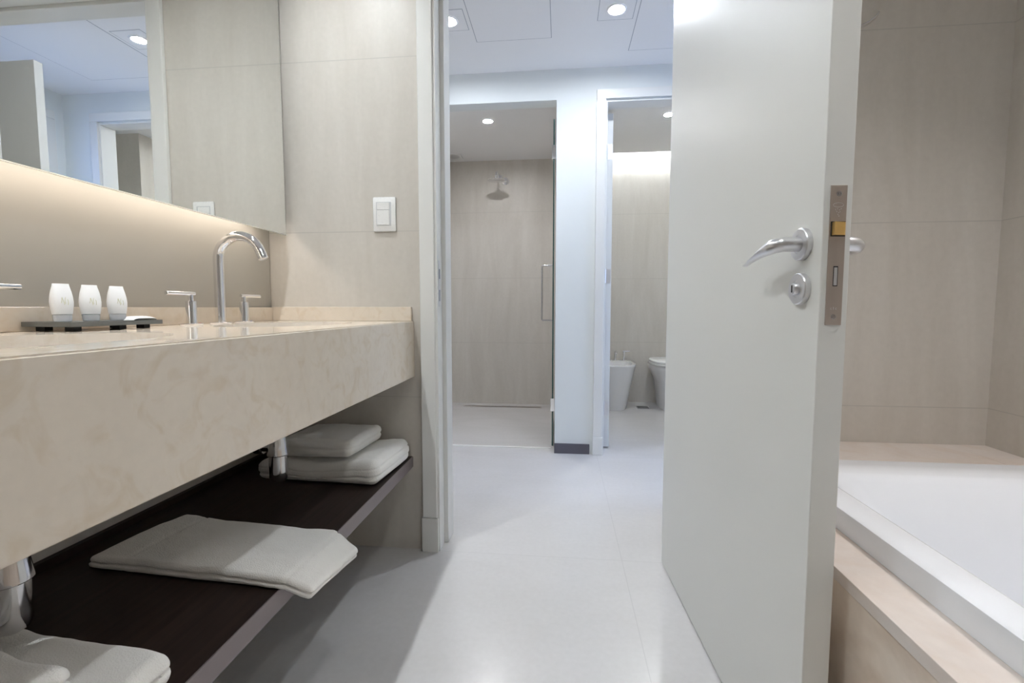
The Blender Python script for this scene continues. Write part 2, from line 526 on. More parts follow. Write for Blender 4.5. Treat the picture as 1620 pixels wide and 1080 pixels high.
lathe(hb, [(0, 0), (0.026, 0), (0.026, 0.008), (0, 0.008)], 24, axis_m((0.038, 0.70, 1.0), (1, 0, 0)))
link('door_handle', hb, M_satin, r, smooth=True)
# hall side door leaf, opened across the hall
r = empty('door_3', (HX1 - 0.02, 2.10, 0))
tag(r, 'open door leaf seen only in the mirror, standing across the hall', 'door'); r['kind'] = 'structure'
link('door_leaf', boxes((-0.74, 0.0, 0.0, 0.04, 0.008, 2.09), bev=0.0015), M_door, r)
for z in (0.26, 1.10, 1.86):
    hinge(r, (0.008, 0.046, z))
hb = bmesh.new()
for s, y in ((-1, 0.0), (1, 0.04)):
    tube(hb, [(-0.68, y, 1.0), (-0.68, y + s * 0.045, 1.0), (-0.67, y + s * 0.05, 1.0), (-0.58, y + s * 0.05, 1.0)], 0.009, 12)
link('door_handle', hb, M_satin, r, smooth=True)

# ---- bathroom door, swung open towards the bathtub
A = Vector((0.358, 1.663, 0)); ang = math.atan2(0.05506, 0.99848)
D = empty('door_1', A, ang)          # local -y runs from hinge to lock edge, local +x is the thickness
tag(D, 'tall white bathroom door standing open, its lock edge facing the viewer', 'door'); D['kind'] = 'structure'
TH, LW = 0.0432, 0.870
bm = boxes((0.0, TH, -LW, -0.012, 0.006, 2.055), bev=0.0012)
link('door_leaf', bm, M_door, D)
for z in (0.24, 1.05, 1.82):
    hinge(D, (TH + 0.004, -0.004, z), r=0.007, h=0.09)
ZH = 1.006; SH = -0.820
def lever(side):
    """side -1: hall face (x=0), +1: tub face (x=TH)"""
    x0 = 0.0 if side < 0 else TH
    ro = bmesh.new()
    lathe(ro, [(0, 0), (0.0262, 0), (0.0265, 0.001), (0.0265, 0.008), (0.025, 0.0095), (0.0155, 0.0098), (0.0150, 0.0085), (0.0125, 0.0083), (0, 0.0083)], 48, axis_m((x0, SH, ZH), (side, 0, 0)))
    rose = link('rosette', ro, M_satin, D, smooth=True, label='round satin steel rosette of the lever')
    path, cx = [], x0 + side * 0.0475
    path += [Vector((x0 + side * 0.004, SH, ZH)), Vector((x0 + side * 0.020, SH, ZH)), Vector((x0 + side * 0.034, SH, ZH))]
    rb = 0.0135
    for i in range(1, 9):
        a = PI / 2 * i / 8
        path.append(Vector((x0 + side * (0.034 + rb * math.sin(a)), SH + rb * (1 - math.cos(a)), ZH - 0.0004 * i)))
    y0 = SH + rb
    Lh = 0.098
    nst = 14
    for i in range(1, nst + 1):
        t = i / nst
        path.append(Vector((cx, y0 + Lh * t, ZH - 0.0035 - 0.012 * t * t)))
    R = 0.0120
    def clamp(q, k):
        t = (q.y - (y0 - 0.004)) / Lh
        if k < 9 or t < 0: return q
        nrm = Vector((side * 0.72, 0, 0.69))
        c = Vector((cx, q.y, ZH - 0.0035 - 0.012 * max(t, 0) ** 2))
        lim = R * (1.0 - 1.25 * min(1, t) ** 0.8)
        d = (q - c).dot(nrm)
        if d > lim:
            q = q - nrm * (d - lim)
            # slight hollow
            w = (q - c).dot(Vector((-side * 0.69, 0, 0.72)))
            half = math.sqrt(max(1e-9, R * R - lim * lim))
            q = q - nrm * 0.0022 * max(0, 1 - (w / half) ** 2) * min(1, t * 3)
        return q
    hb = bmesh.new()
    tube(hb, path, R, 36, True, clamp)
    return link('lever', hb, M_satin, D, smooth=True, label='satin steel lever with scooped tapering tip')
lever(-1); lever(1)
# privacy turn on the hall face, release on the other
ZP = ZH - 0.074
bm = bmesh.new()
lathe(bm, [(0, 0), (0.0262, 0), (0.0265, 0.001), (0.0265, 0.008), (0.025, 0.0095), (0.0142, 0.0098), (0.0138, 0.0088), (0, 0.0088)], 48, axis_m((0, SH, ZP), (-1, 0, 0)))
pr = link('privacy_rosette', bm, M_satin, D, smooth=True, label='round satin steel privacy rosette below the lever')
bm = bmesh.new()
lathe(bm, [(0, 0.008), (0.0098, 0.008), (0.0098, 0.015), (0.0088, 0.0165), (0, 0.0168)], 32, axis_m((0, SH, ZP), (-1, 0, 0)))
link('release_button', bm, M_satin, pr, smooth=True)
bm = boxes((-0.0173, -0.0166, SH - 0.0012, SH + 0.0012, ZP - 0.006, ZP + 0.006))
link('release_slot', bm, M_black, pr)
bm = bmesh.new()
lathe(bm, [(0, 0), (0.0262, 0), (0.0265, 0.008), (0.025, 0.0095), (0, 0.0098)], 48, axis_m((TH, SH, ZP), (1, 0, 0)))
pr = link('privacy_rosette', bm, M_satin, D, smooth=True)
bm = boxes((TH + 0.009, TH + 0.030, SH - 0.003, SH + 0.003, ZP - 0.012, ZP + 0.012), bev=0.002)
link('turn_knob', bm, M_satin, pr, smooth=True)
# lock face plate on the edge
yl = -LW
lp = boxes((0.0095, 0.0345, yl - 0.0012, yl + 0.001, 0.873, 1.090), bev=0.0005)
lp = link('lock_plate', lp, M_plate, D, label='brushed brownish steel lock face plate')
bm = bmesh.new()
for z in (1.077, 0.886):
    lathe(bm, [(0.0026, 0.0006), (0.0040, 0.0004), (0.0042, 0.0), (0, 0), ], 20, axis_m((0.022, yl - 0.0012, z), (0, -1, 0)))
for z in (1.077, 0.886):
    box(bm, 0.022 - 0.0019, 0.022 + 0.0019, yl - 0.0017, yl - 0.0012, z - 0.0005, z + 0.0005)
    box(bm, 0.022 - 0.0005, 0.022 + 0.0005, yl - 0.00175, yl - 0.0012, z - 0.0019, z + 0.0019)
link('lock_screws', bm, M_chromed, lp, smooth=True)
# latch bolt (wedge), hole frame
bm = boxes((0.0115, 0.0335, yl - 0.0016, yl - 0.0010, 1.0115, 1.0345))
link('latch_opening', bm, M_black, lp)
bm = bmesh.new()
v = [(0.0130, yl - 0.0015), (0.0325, yl - 0.0015), (0.0325, yl - 0.004), (0.0300, yl - 0.0062), (0.0130, yl - 0.010)]
lo = [bm.verts.new((x, y, 1.0130)) for x, y in v]; hi = [bm.verts.new((x, y, 1.0330)) for x, y in v]
bm.faces.new(lo[::-1]); bm.faces.new(hi)
for i in range(5): bm.faces.new((lo[i], lo[(i + 1) % 5], hi[(i + 1) % 5], hi[i]))
link('latch_bolt', bm, M_brass, lp, label='brass latch bolt')
bm = boxes((0.0185, 0.0255, yl - 0.0016, yl - 0.0010, 0.934, 0.9655))
link('bolt_opening', bm, M_black, lp)
link('dead_bolt', boxes((0.0193, 0.0243, yl - 0.0022, yl - 0.0010, 0.9355, 0.9635), bev=0.0004), M_satin, lp, label='pale steel privacy bolt')
# stamped marks on the plate: an oval emblem with dots, and three characters near the foot
bm = bmesh.new()
n = 28
el = [Vector((0.0215 + 0.0078 * math.cos(2 * PI * i / n), yl - 0.00125, 1.0598 + 0.0032 * math.sin(2 * PI * i / n))) for i in range(n + 1)]
tube(bm, el, 0.00028, 6, False)
for i, (dx, dz) in enumerate(((-0.004, -0.007), (-0.001, -0.006), (0.002, -0.0075), (0.0045, -0.006), (-0.002, -0.010), (0.001, -0.0115), (0.003, -0.0105), (0.0, -0.0145), (0.0015, -0.017))):
    box(bm, 0.0215 + dx - 0.0004, 0.0215 + dx + 0.0004, yl - 0.0015, yl - 0.0012, 1.0598 + dz - 0.0009, 1.0598 + dz + 0.0009)
link('stamped_emblem', bm, M_satin, lp)
cu = bpy.data.curves.new('stamp', 'FONT'); cu.body = 'c1c'; cu.size = 0.0062; cu.extrude = 0.00015; cu.align_x = 'CENTER'; cu.space_character = 1.25
to = bpy.data.objects.new('stamp', cu); COL.objects.link(to)
dg = bpy.context.evaluated_depsgraph_get()
me = bpy.data.meshes.new_from_object(to.evaluated_get(dg)); bpy.data.objects.remove(to)
me.materials.clear(); me.materials.append(M_satin)
so = bpy.data.objects.new('stamped_characters', me); COL.objects.link(so); so.parent = lp
so.location = (0.0215, yl - 0.0013, 0.8975); so.rotation_euler = (PI / 2, 0, 0)

# ------------------------------------------------------------------ vanity
ZT = 0.853
V = empty('vanity_counter', (-0.80, 0.4, 0.65))
tag(V, 'long cream marble vanity counter with deep apron mounted on the left wall', 'vanity counter')
Vo = Vector(V.location)
def vlink(name, bm, mat, smooth=False, label=None):
    bmesh.ops.translate(bm, verts=bm.verts, vec=-Vo)
    return link(name, bm, mat, V, smooth, label)
YV0 = -0.45
bm = bmesh.new(); box(bm, XL + 0.0005, -0.531, YV0, YF - 0.0005, ZT - 0.022, ZT)
bmesh.ops.bevel(bm, geom=[e for e in bm.edges if all(v.co.z > ZT - 0.001 for v in e.verts)], offset=0.003, segments=3, affect='EDGES')
top = vlink('countertop', bm, M_marble)
cut = []
basins = ((-0.79, 1.30), (-0.79, 0.60))
AX, AY = 0.160, 0.225
for bx, by in basins:
    cb = bmesh.new()
    loft(cb, [[Vector((bx + AX * math.cos(2 * PI * i / 64), by + AY * math.sin(2 * PI * i / 64), z)) - Vo for i in range(64)] for z in (ZT - 0.06, ZT + 0.06)], True, True)
    cut.append(link('cutter', cb, M_marble, V))
bpy.context.view_layer.update()
boolean_diff(top, cut)
bm = bmesh.new(); box(bm, -0.559, -0.531, YV0, YF - 0.0005, 0.650, ZT - 0.0220)
bmesh.ops.bevel(bm, geom=[e for e in bm.edges if all(v.co.z < 0.651 for v in e.verts)], offset=0.0015, segments=2, affect='EDGES')
vlink('apron', bm, M_marble)
bm = bmesh.new(); box(bm, XL + 0.0005, XL + 0.0205, YV0, YF - 0.0005, ZT + 0.0002, 0.902, bev=0.0012)
vlink('backsplash', bm, M_marble, label='low marble upstand along the painted glass')
bm = bmesh.new(); box(bm, XL + 0.021, -0.537, YF - 0.0145, YF - 0.0005, ZT + 0.0002, 0.9035, bev=0.0012)
vlink('backsplash', bm, M_marble, label='low marble upstand on the doorway wall')
for bx, by in basins:
    bm = bmesh.new()
    rings = []
    for k in range(13):
        t = k / 12
        s = math.cos(t * PI / 2 * 0.98) ** 0.55
        z = ZT - 0.0225 - 0.135 * math.sin(t * PI / 2)
        rings.append([Vector((bx + (AX - 0.002) * s * math.cos(2 * PI * i / 64), by + (AY - 0.002) * s * math.sin(2 * PI * i / 64), z)) for i in range(64)])
    outer = []
    for k in range(12, -1, -1):
        t = k / 12
        s = math.cos(t * PI / 2 * 0.98) ** 0.55
        z = ZT - 0.0225 - 0.145 * math.sin(t * PI / 2) - 0.004 * (k > 0)
        outer.append([Vector((bx + (AX * s + 0.010) * math.cos(2 * PI * i / 64), by + (AY * s + 0.010) * math.sin(2 * PI * i / 64), z)) for i in range(64)])
    loft(bm, [*rings, *outer])
    bs = vlink('basin', bm, M_ceram, True, label='oval white undermount basin')
    bm = bmesh.new()
    lathe(bm, [(0, 0.004), (0.019, 0.004), (0.021, 0.002), (0.021, -0.02), (0, -0.02)], 28, Matrix.Translation(Vector((bx, by, ZT - 0.156)) - Vo))
    link('drain', bm, M_chrome, bs, True, label='chrome drain').parent = bs

# shelf
S_ = tag(link('vanity_shelf', boxes((XL + 0.0005, -0.5445, YV0, YF - 0.0005, 0.313, 0.353), bev=0.0008), M_wood), 'dark wooden shelf running below the marble vanity counter', 'shelf')
link('back_rail', boxes((XL + 0.0006, XL + 0.016, YV0, YF - 0.001, 0.3532, 0.372), bev=0.0005), M_wood, S_)
sb = link('edge_band', boxes((-0.5443, -0.5412, YV0, YF - 0.0008, 0.3132, 0.3528), bev=0.0005), M_lip, S_, label='plum grey front edge')

# painted glass splashback, lit mirror
tag(link('splashback_panel', boxes((XL + 0.0005, XL + 0.0095, YV0, 1.6595, 0.9022, 1.60)), M_paint_glass), 'glossy taupe painted glass panel behind the chrome faucet', 'wall panel')
MR = empty('mirror', (-1.02, 0.7, 1.16))
tag(MR, 'large frameless wall mirror standing off the wall above the vanity', 'mirror')
mo = Vector(MR.location)
def mlink(name, b, mat, bev=0.0, label=None):
    bm = bmesh.new(); box(bm, *b, bev=bev); bmesh.ops.translate(bm, verts=bm.verts, vec=-mo)
    return link(name, bm, mat, MR, label=label)
mlink('mirror_glass', (-0.9805, -0.980, YV0 + 0.002, 1.612, 1.161, 2.248), M_mirror)
mlink('glass_edge', (-0.985, -0.9806, YV0, 1.614, 1.159, 2.25), M_medge, label='pale polished edge of the mirror')
mlink('mounting_frame', (XL + 0.010, -0.9855, YV0 + 0.03, 1.575, 1.196, 2.21), M_white)
mlink('light_strip', (-1.036, -1.014, YV0 + 0.04, 1.57, 1.1925, 1.1955), E_strip, label='warm light strip hidden under the mirror')

# faucet (spout + two lever valves)
def valve(parent, y, dirn, dot):
    bm = bmesh.new()
    lathe(bm, [(0, 0), (0.0255, 0), (0.0260, 0.0010), (0.0260, 0.0045), (0.0245, 0.0055), (0.0132, 0.0058), (0.0130, 0.0065), (0.0130, 0.0635), (0.0120, 0.0655), (0, 0.0655)], 36, Matrix.Translation((0, y, 0)))
    b = link('valve_body', bm, M_chrome, parent, True)
    bm = bmesh.new()
    lathe(bm, [(0, 0.065), (0.0068, 0.065), (0.0068, 0.082), (0, 0.082)], 24, Matrix.Translation((0, y, 0)))
    tube(bm, [(0, y - dirn * 0.013, 0.0855), (0, y - dirn * 0.012, 0.0855), (0, y + dirn * 0.079, 0.0855), (0, y + dirn * 0.080, 0.0855)], [0.0048, 0.0056, 0.0056, 0.0048], 20)
    link('lever_handle', bm, M_chrome, b, True)
    bm = bmesh.new()
    lathe(bm, [(0, 0.0), (0.003, 0.0), (0.003, 0.0008), (0, 0.0008)], 12, Matrix.Translation((0.018, y + 0.006, 0.0056)))
    link('temperature_dot', bm, plain('dot', (0.7, 0.12, 0.10) if dot == 'r' else (0.12, 0.2, 0.7), 0.4), b, label='red dot' if dot == 'r' else 'blue dot')
    return b
def faucet(loc, label):
    f = empty('faucet', loc)
    tag(f, label, 'faucet', 'gooseneck faucets on the vanity')
    bm = bmesh.new()
    lathe(bm, [(0, 0), (0.0275, 0), (0.0280, 0.001), (0.0280, 0.0045), (0.0265, 0.0055), (0.015, 0.006), (0, 0.006)], 40)
    path = [Vector((0, 0, 0.004))] + [Vector((0, 0, 0.187 * t / 8)) for t in range(1, 9)]
    R = 0.068
    for i in range(1, 29):
        a = PI - (PI - math.radians(24)) * i / 28
        path.append(Vector((R + R * math.cos(a), 0, 0.187 + R * math.sin(a))))
    tdir = Vector((math.sin(math.radians(24)), 0, -math.cos(math.radians(24))))
    e = path[-1].copy()
    for d in (0.010, 0.027, 0.0278): path.append(e + tdir * d)
    tube(bm, path, 0.0138, 28, True)
    link('spout', bm, M_chrome, f, True)
    e2 = path[-1]
    bm = bmesh.new()
    lathe(bm, [(0, -0.002), (0.0105, -0.002), (0.0105, 0.0012), (0.0085, 0.0012), (0.008, -0.0005), (0, -0.0005)], 24, axis_m(e2, tdir))
    link('aerator', bm, M_satin, bpy.data.objects['spout'] if False else [c for c in f.children if c.name.startswith('spout')][0], True)
    valve(f, -0.110, -1, 'r')
    valve(f, 0.105, 1, 'b')
    return f
faucet((-1.0, 1.295, ZT + 0.0003), 'chrome gooseneck faucet with two levers at the basin nearest the doorway')
faucet((-1.0, 0.595, ZT + 0.0003), 'chrome faucet mostly cut off at the left edge, one lever showing')

# bottle traps below the basins
def trap(loc, label):
    t = empty('bottle_trap', loc)
    tag(t, label, 'bottle trap', 'bottle traps under the vanity')
    bm = bmesh.new()
    lathe(bm, [(0, 0.255), (0.016, 0.255), (0.016, 0.150), (0, 0.150)], 28)
    link('tail_pipe', bm, M_chromed, t, True)
    bm = bmesh.new()
    lathe(bm, [(0, 0.165), (0.019, 0.165), (0.0245, 0.160), (0.0255, 0.150), (0.0225, 0.143), (0.0215, 0.140), (0, 0.140)], 36)
    link('collar', bm, M_chromed, t, True)
    bm = bmesh.new()
    lathe(bm, [(0, 0.1395), (0.0205, 0.1395), (0.0215, 0.135), (0.0285, 0.084), (0.0287, 0.080), (0.0270, 0.078), (0, 0.078)], 36)
    link('trap_body', bm, M_chromed, t, True)
    bm = bmesh.new()
    lathe(bm, [(0, 0.0775), (0.0245, 0.0775), (0.0245, 0.072), (0.0242, 0.030), (0.0245, 0.016), (0.020, 0.006), (0.012, 0.001), (0, 0)], 36)
    link('trap_cup', bm, M_chromed, t, True)
    bm = bmesh.new()
    tube(bm, [(-0.020, 0, 0.102), (-0.06, 0, 0.102), (-0.18, 0, 0.102), (XL - loc[0] + 0.001, 0, 0.102)], 0.0155, 24)
    lathe(bm, [(0, 0), (0.022, 0), (0.0225, 0.002), (0.0225, 0.022), (0.019, 0.024), (0, 0.024)], 28, axis_m((-0.065, 0, 0.102), (1, 0, 0)))
    lathe(bm, [(0, 0.0), (0.034, 0.0), (0.032, 0.006), (0, 0.008)], 28, axis_m((XL - loc[0] + 0.001, 0, 0.102), (1, 0, 0)))
    link('waste_arm', bm, M_chromed, t, True)
    return t
trap((-0.80, 1.240, 0.405), 'chrome bottle trap hanging beside the folded towel pile near the doorway')
trap((-0.815, 0.592, 0.416), 'chrome bottle trap at the left edge, in front of the nearest towels')

# ------------------------------------------------------------------ towels
def towel_mesh(LX, LY, T, layers, fold='y-', rad=0.014, nx=90, ny=60, nz=None, deform=None, hems=(), seed=1, puff=0.0, groove=0.006, skew=0.0):
    """a folded towel: rounded slab, groove between layers on the open sides, hems = x positions of woven bands"""
    nz = nz or 8 * layers
    bm = bmesh.new()
    h = Vector((LX / 2, LY / 2, T / 2))
    rad = min(rad, T / 2 * 0.98)
    cache = {}
    def V_(i, j, k):
        key = (i, j, k)
        if key in cache: return cache[key]
        p = Vector((-h.x + LX * i / nx, -h.y + LY * j / ny, -h.z + T * k / nz))
        q = Vector([max(-(h[a] - rad), min(h[a] - rad, p[a])) for a in range(3)])
        d = p - q
        if d.length > 1e-9:
            d.normalize(); p = q + d * rad
        # layer grooves
        lz = T / layers
        side_x = abs(p.x) > h.x - rad * 1.01; side_y = abs(p.y) > h.y - rad * 1.01
        if (side_x or side_y) and layers > 1:
            zl = (p.z + h.z) / lz
            m = abs(zl - round(zl))
            if 0 < round(zl) < layers:
                g = math.exp(-(m / 0.13) ** 2)
                li = int(round(zl))
                dep = groove * (1.0 + 0.5 * noise.noise(Vector((p.x * 6, p.y * 6, li * 3 + seed))))
                if side_y and p.y < 0 and 'y-' in fold: dep *= 0.25 + 0.75 * (li % 2)
                if side_x: p.x -= math.copysign(dep * g, p.x)
                if side_y: p.y -= math.copysign(dep * g, p.y)
            # each layer juts out a little differently
            L_ = int(min(layers - 1, max(0, math.floor(zl))))
            j_ = 0.004 * noise.noise(Vector((L_ * 5.3 + seed, seed * 1.7, 0.3)))
            if side_x: p.x += j_
            if side_y: p.y += j_
        p.x += skew * p.y
        # softness
        u, v = p.x / h.x, p.y / h.y
        if p.z > 0:
            p.z += puff * (1 - abs(u) ** 2.5) * (1 - abs(v) ** 2.5)
        for hx in hems:
            w = abs(p.x - hx)
            if p.z > h.z * 0.3: p.z -= 0.0026 * math.exp(-(w / 0.0030) ** 2)
            if w < 0.006 and side_y: p.y -= math.copysign(0.0022 * math.exp(-(w / 0.0028) ** 2), p.y)
        n1_ = noise.noise(Vector((p.x * 9, p.y * 9, p.z * 12 + seed)))
        n2_ = noise.noise(Vector((p.x * 34, p.y * 34, p.z * 34 + seed * 2)))
        if p.z > -h.z * 0.6:
            p.z += 0.0034 * n1_ * (puff > 0) + 0.0012 * n2_
        p.y += 0.0035 * n1_ * (1 if side_y else 0) + 0.0012 * n2_
        p.x += 0.0035 * n1_ * (1 if side_x else 0)
        p.z += h.z
        if deform: p = deform(p)
        cache[key] = bm.verts.new(p)
        return cache[key]
    def quad(a, b, c, d):
        try: bm.faces.new((a, b, c, d))
        except ValueError: pass
    for i in range(nx):
        for j in range(ny):
            for k in (0, nz):
                quad(V_(i, j, k), V_(i + 1, j, k), V_(i + 1, j + 1, k), V_(i, j + 1, k))
    for i in range(nx):
        for k in range(nz):
            for j in (0, ny):
                quad(V_(i, j, k), V_(i + 1, j, k), V_(i + 1, j, k + 1), V_(i, j, k + 1))
    for j in range(ny):
        for k in range(nz):
            for i in (0, nx):
                quad(V_(i, j, k), V_(i, j + 1, k), V_(i, j + 1, k + 1), V_(i, j, k + 1))
    return bm
ZS = 0.3535
def towel(loc, rz, label, group, **kw):
    bm = towel_mesh(**kw)
    o = link('folded_towel', bm, M_towel)
    for p in o.data.polygons: p.use_smooth = True
    o.location = loc; o.rotation_euler = (0, 0, rz)
    return tag(o, label, 'towel', group)
# far pile
def slope_pile(p):
    u = (p.x + 0.21) / 0.42
    p.z *= 0.80 + 0.30 * u
    p.z += 0.006 * math.sin(u * 7 + 1) * (p.z > 0.02)
    return p
towel((-0.752, 1.500, ZS), math.radians(-3), 'large thick folded white towel at the bottom of the pile by the doorway', 'white towels on the shelf',
      LX=0.415, LY=0.285, T=0.068, layers=3, rad=0.030, puff=0.006, seed=3, deform=slope_pile, groove=0.004)
def lie_small(p):
    p.z += 0.010 * (p.x + 0.13) / 0.26
    return p
towel((-0.770, 1.490, ZS + 0.071), math.radians(-4), 'smaller folded white towel on top of the pile by the doorway', 'white towels on the shelf',
      LX=0.265, LY=0.23, T=0.055, layers=2, rad=0.022, puff=0.004, seed=8, deform=lie_small, groove=0.003)
# middle towel, its end hanging over the shelf edge
def drape(p):
    if p.x < -0.10:
        w = (-0.10 - p.x) / 0.15
        p.x += 0.016 * w * math.sin(p.y * 16)
        p.z += 0.006 * w * (1 + math.sin(p.y * 22 + 0.5)) * (p.z > 0.010)
    e = 0.174
    if p.x > e:
        d = p.x - e
        a = math.radians(13) * min(1, d / 0.05)
        v = (p.y + 0.1) / 0.2
        p = Vector((e + d * math.cos(a * 0.75), p.y - 0.45 * d * max(0, v) ** 2, p.z - d * math.sin(a)))
    return p
towel((-0.711, 0.940, ZS), math.radians(-4), 'thin folded white hand towel hanging over the edge of the dark shelf', 'white towels on the shelf',
      LX=0.500, LY=0.205, T=0.025, layers=2, rad=0.009, puff=0.002, seed=5, deform=drape, hems=(-0.175, 0.190), groove=0.006, skew=0.05)
# near pile
def near_big(p):
    u = (p.x + 0.2) / 0.4
    p.z *= 0.90 + 0.10 * u
    p.z += 0.0015 * math.sin(p.y * 40 + p.x * 22) * (p.z > 0.02)
    return p
towel((-0.768, 0.475, ZS), math.radians(-6), 'large folded white towel under the topmost one at the bottom left', 'white towels on the shelf',
      LX=0.40, LY=0.30, T=0.050, layers=2, rad=0.022, puff=0.0, seed=11, deform=near_big, groove=0.007)
def near_small(p):
    p.z += 0.0035 * math.sin(p.x * 30 - p.y * 34)
    return p
towel((-0.775, 0.405, ZS + 0.0545), math.radians(-9), 'small folded white towel topmost at the bottom left', 'white towels on the shelf',
      LX=0.30, LY=0.25, T=0.044, layers=2, rad=0.018, puff=0.004, seed=21, deform=near_small, groove=0.005)

# ------------------------------------------------------------------ tray with toiletries
TR = empty('tray', (-0.982, 0.905, ZT + 0.0005), math.radians(0))
tag(TR, 'dark slate tray on short feet carrying small white toiletries', 'tray')
P1, P2, P3 = Vector((-1.062, 0.825, 0)), Vector((-0.945, 0.818, 0)), Vector((-0.935, 1.020, 0))
P4 = P1 + P3 - P2
bm = bmesh.new()
c0 = Vector((-0.982, 0.905, 0))
lo = [bm.verts.new(p - c0 + Vector((0, 0, 0.0095))) for p in (P1, P2, P3, P4)]
hi = [bm.verts.new(p - c0 + Vector((0, 0, 0.0190))) for p in (P1, P2, P3, P4)]
bm.faces.new(lo[::-1]); bm.faces.new(hi)
for i in range(4): bm.faces.new((lo[i], lo[(i + 1) % 4], hi[(i + 1) % 4], hi[i]))
bmesh.ops.bevel(bm, geom=bm.edges[:], offset=0.0005, segments=2, affect='EDGES')
link('tray_board', bm, M_tray, TR)
for (px, py) in ((-1.035, 0.845), (-0.967, 0.842), (-0.962, 0.935), (-0.962, 0.995), (-1.035, 1.0)):
    q = Vector((px, py, 0)) - c0
    link('foot', boxes((q.x - 0.010, q.x + 0.010, q.y - 0.008, q.y + 0.008, 0.0, 0.0095), bev=0.0005), M_black, TR)
def bottle_proto(loc, label):
    b = empty('toiletry_bottle', loc)
    tag(b, label, 'bottle', 'toiletry bottles on the tray')
    def ring(hx, hy, z, e=2.6, n=40):
        pts = []
        for i in range(n):
            a = 2 * PI * i / n
            c, s = math.cos(a), math.sin(a)
            pts.append(Vector((hy * math.copysign(abs(c) ** (2 / e), c), hx * math.copysign(abs(s) ** (2 / e), s), z)))
        return pts
    bm = bmesh.new()
    loft(bm, [ring(0.0120, 0.0085, 0.0), ring(0.0135, 0.0100, 0.0008), ring(0.0140, 0.0105, 0.004), ring(0.0145, 0.0108, 0.0135), ring(0.0138, 0.0100, 0.0142)], True, True)
    link('bottle_cap', bm, M_cap, b, True, 'translucent cap the bottle stands on')
    bm = bmesh.new()
    pr = [(0.0135, 0.0100, 0.0143), (0.0152, 0.0118, 0.0150), (0.0162, 0.0122, 0.022), (0.0176, 0.0122, 0.032), (0.0180, 0.0112, 0.040), (0.0173, 0.0092, 0.050),
          (0.0158, 0.0062, 0.060), (0.0138, 0.0032, 0.0685), (0.0130, 0.0016, 0.0722), (0.0128, 0.0013, 0.0745), (0.0120, 0.0008, 0.0752)]
    loft(bm, [ring(*q) for q in pr], True, True)
    body = link('bottle_body', bm, M_frost, b, True, 'frosted white squeeze body')
    bm = bmesh.new()
    for k in range(4):
        x = [0.0, 0.0035, -0.003, 0.006][k]
        pth = [Vector((0.0123 - 0.010 * (max(0, z - 0.034) / 0.03) ** 1.5 + 0.0002, x + 0.0012 * math.sin(z * 230 + k * 1.7), z)) for z in [0.030 + 0.0018 * i for i in range(2 + k % 3, 15 - 2 * k)]]
        tube(bm, pth, 0.00035, 5)
    link('printed_motif', bm, M_print, body, True, 'faint olive sprig print')
    return b
bp0 = bottle_proto((-0.985, 0.8385, ZT + 0.0197), 'white frosted toiletry bottle at the left end of the tray')
bp0.rotation_euler = (0, 0, math.radians(-25))
def copy_tree(o, parent=None):
    c = o.copy(); COL.objects.link(c)
    if parent: c.parent = parent
    for ch in list(o.children): copy_tree(ch, c)
    return c
for (y, x, rz, lb) in ((0.893, -0.982, -28, 'white frosted toiletry bottle in the middle of the three'), (0.950, -0.979, -22, 'white frosted toiletry bottle nearest the flat soap sachet')):
    c = copy_tree(bp0); c.location = (x, y, ZT + 0.0197); c.rotation_euler = (0, 0, math.radians(rz)); c['label'] = lb
# soap sachet
bm = bmesh.new()
rows = []
for i in range(21):
    u = -1 + 2 * i / 20
    t = 0.0042 * (1 - abs(u) ** 5) + 0.0004
    w = 0.021 - 0.0015 * abs(u)
    rows.append([Vector((w * math.cos(2 * PI * k / 24) * (1.0), u * 0.032, t * math.sin(2 * PI * k / 24) + t)) for k in range(24)])
loft(bm, rows, True, True)
o = link('soap_sachet', bm, M_plastic, smooth=True)
o.location = (-0.965, 0.985, ZT + 0.0197); o.rotation_euler = (0, 0, math.radians(2))
tag(o, 'flat white wrapped soap lying at the right end of the tray', 'soap')

# ------------------------------------------------------------------ light switch on the doorway wall
sw = empty('light_switch', (-0.632, YF, 1.234))
tag(sw, 'white rectangular light switch plate on the tiled wall above the counter', 'light switch')
bm = boxes((-0.042, 0.042, -0.009, -0.0003, -0.061, 0.061), bev=0.005)
link('switch_plate', bm, M_plastic, sw, smooth=True)
link('rocker', boxes((-0.026, 0.020, -0.0115, -0.0085, 0.016, 0.040), bev=0.001), M_plastic, sw)
link('rocker', boxes((-0.026, 0.020, -0.0125, -0.0085, -0.038, 0.014), bev=0.001), M_plastic, sw)
link('rocker_gap', boxes((-0.029, 0.026, -0.0092, -0.0086, -0.041, 0.043)), plain('pale_grey_plastic', (0.62, 0.63, 0.64), 0.4), sw)

# ------------------------------------------------------------------ bathtub in its surround
DZ = 0.453; DXe = 0.479
SU = empty('tub_surround', (DXe, 0, 0))
tag(SU, 'cream and pink stone surround holding the white bathtub', 'tub surround')
TX0_, TX1_, TY0, TY1 = 0.560, 1.300, -0.55, 1.310
bm = bmesh.new()
for b in ((DXe - 0.004, TX0_ + 0.03, YB + 0.001, YF - 0.001), (TX1_ - 0.03, XR - 0.001, YB + 0.001, YF - 0.001), (TX0_ + 0.03, TX1_ - 0.03, TY1 - 0.03, YF - 0.001), (TX0_ + 0.03, TX1_ - 0.03, YB + 0.001, TY0 + 0.03)):
    box(bm, b[0] - DXe, b[1] - DXe, b[2], b[3], DZ - 0.022, DZ, bev=0.001)
link('deck_slab', bm, M_deck, SU)
link('side_panel', boxes((0.0, 0.02, YB + 0.001, YF - 0.001, 0.0, DZ - 0.0222), bev=0.0005), M_panel, SU, label='mottled beige stone side panel')
TB = empty('bathtub', (0.93, 0.38, 0.06))
tag(TB, 'white built-in bathtub with a flat raised rim', 'bathtub')
to_ = Vector(TB.location)
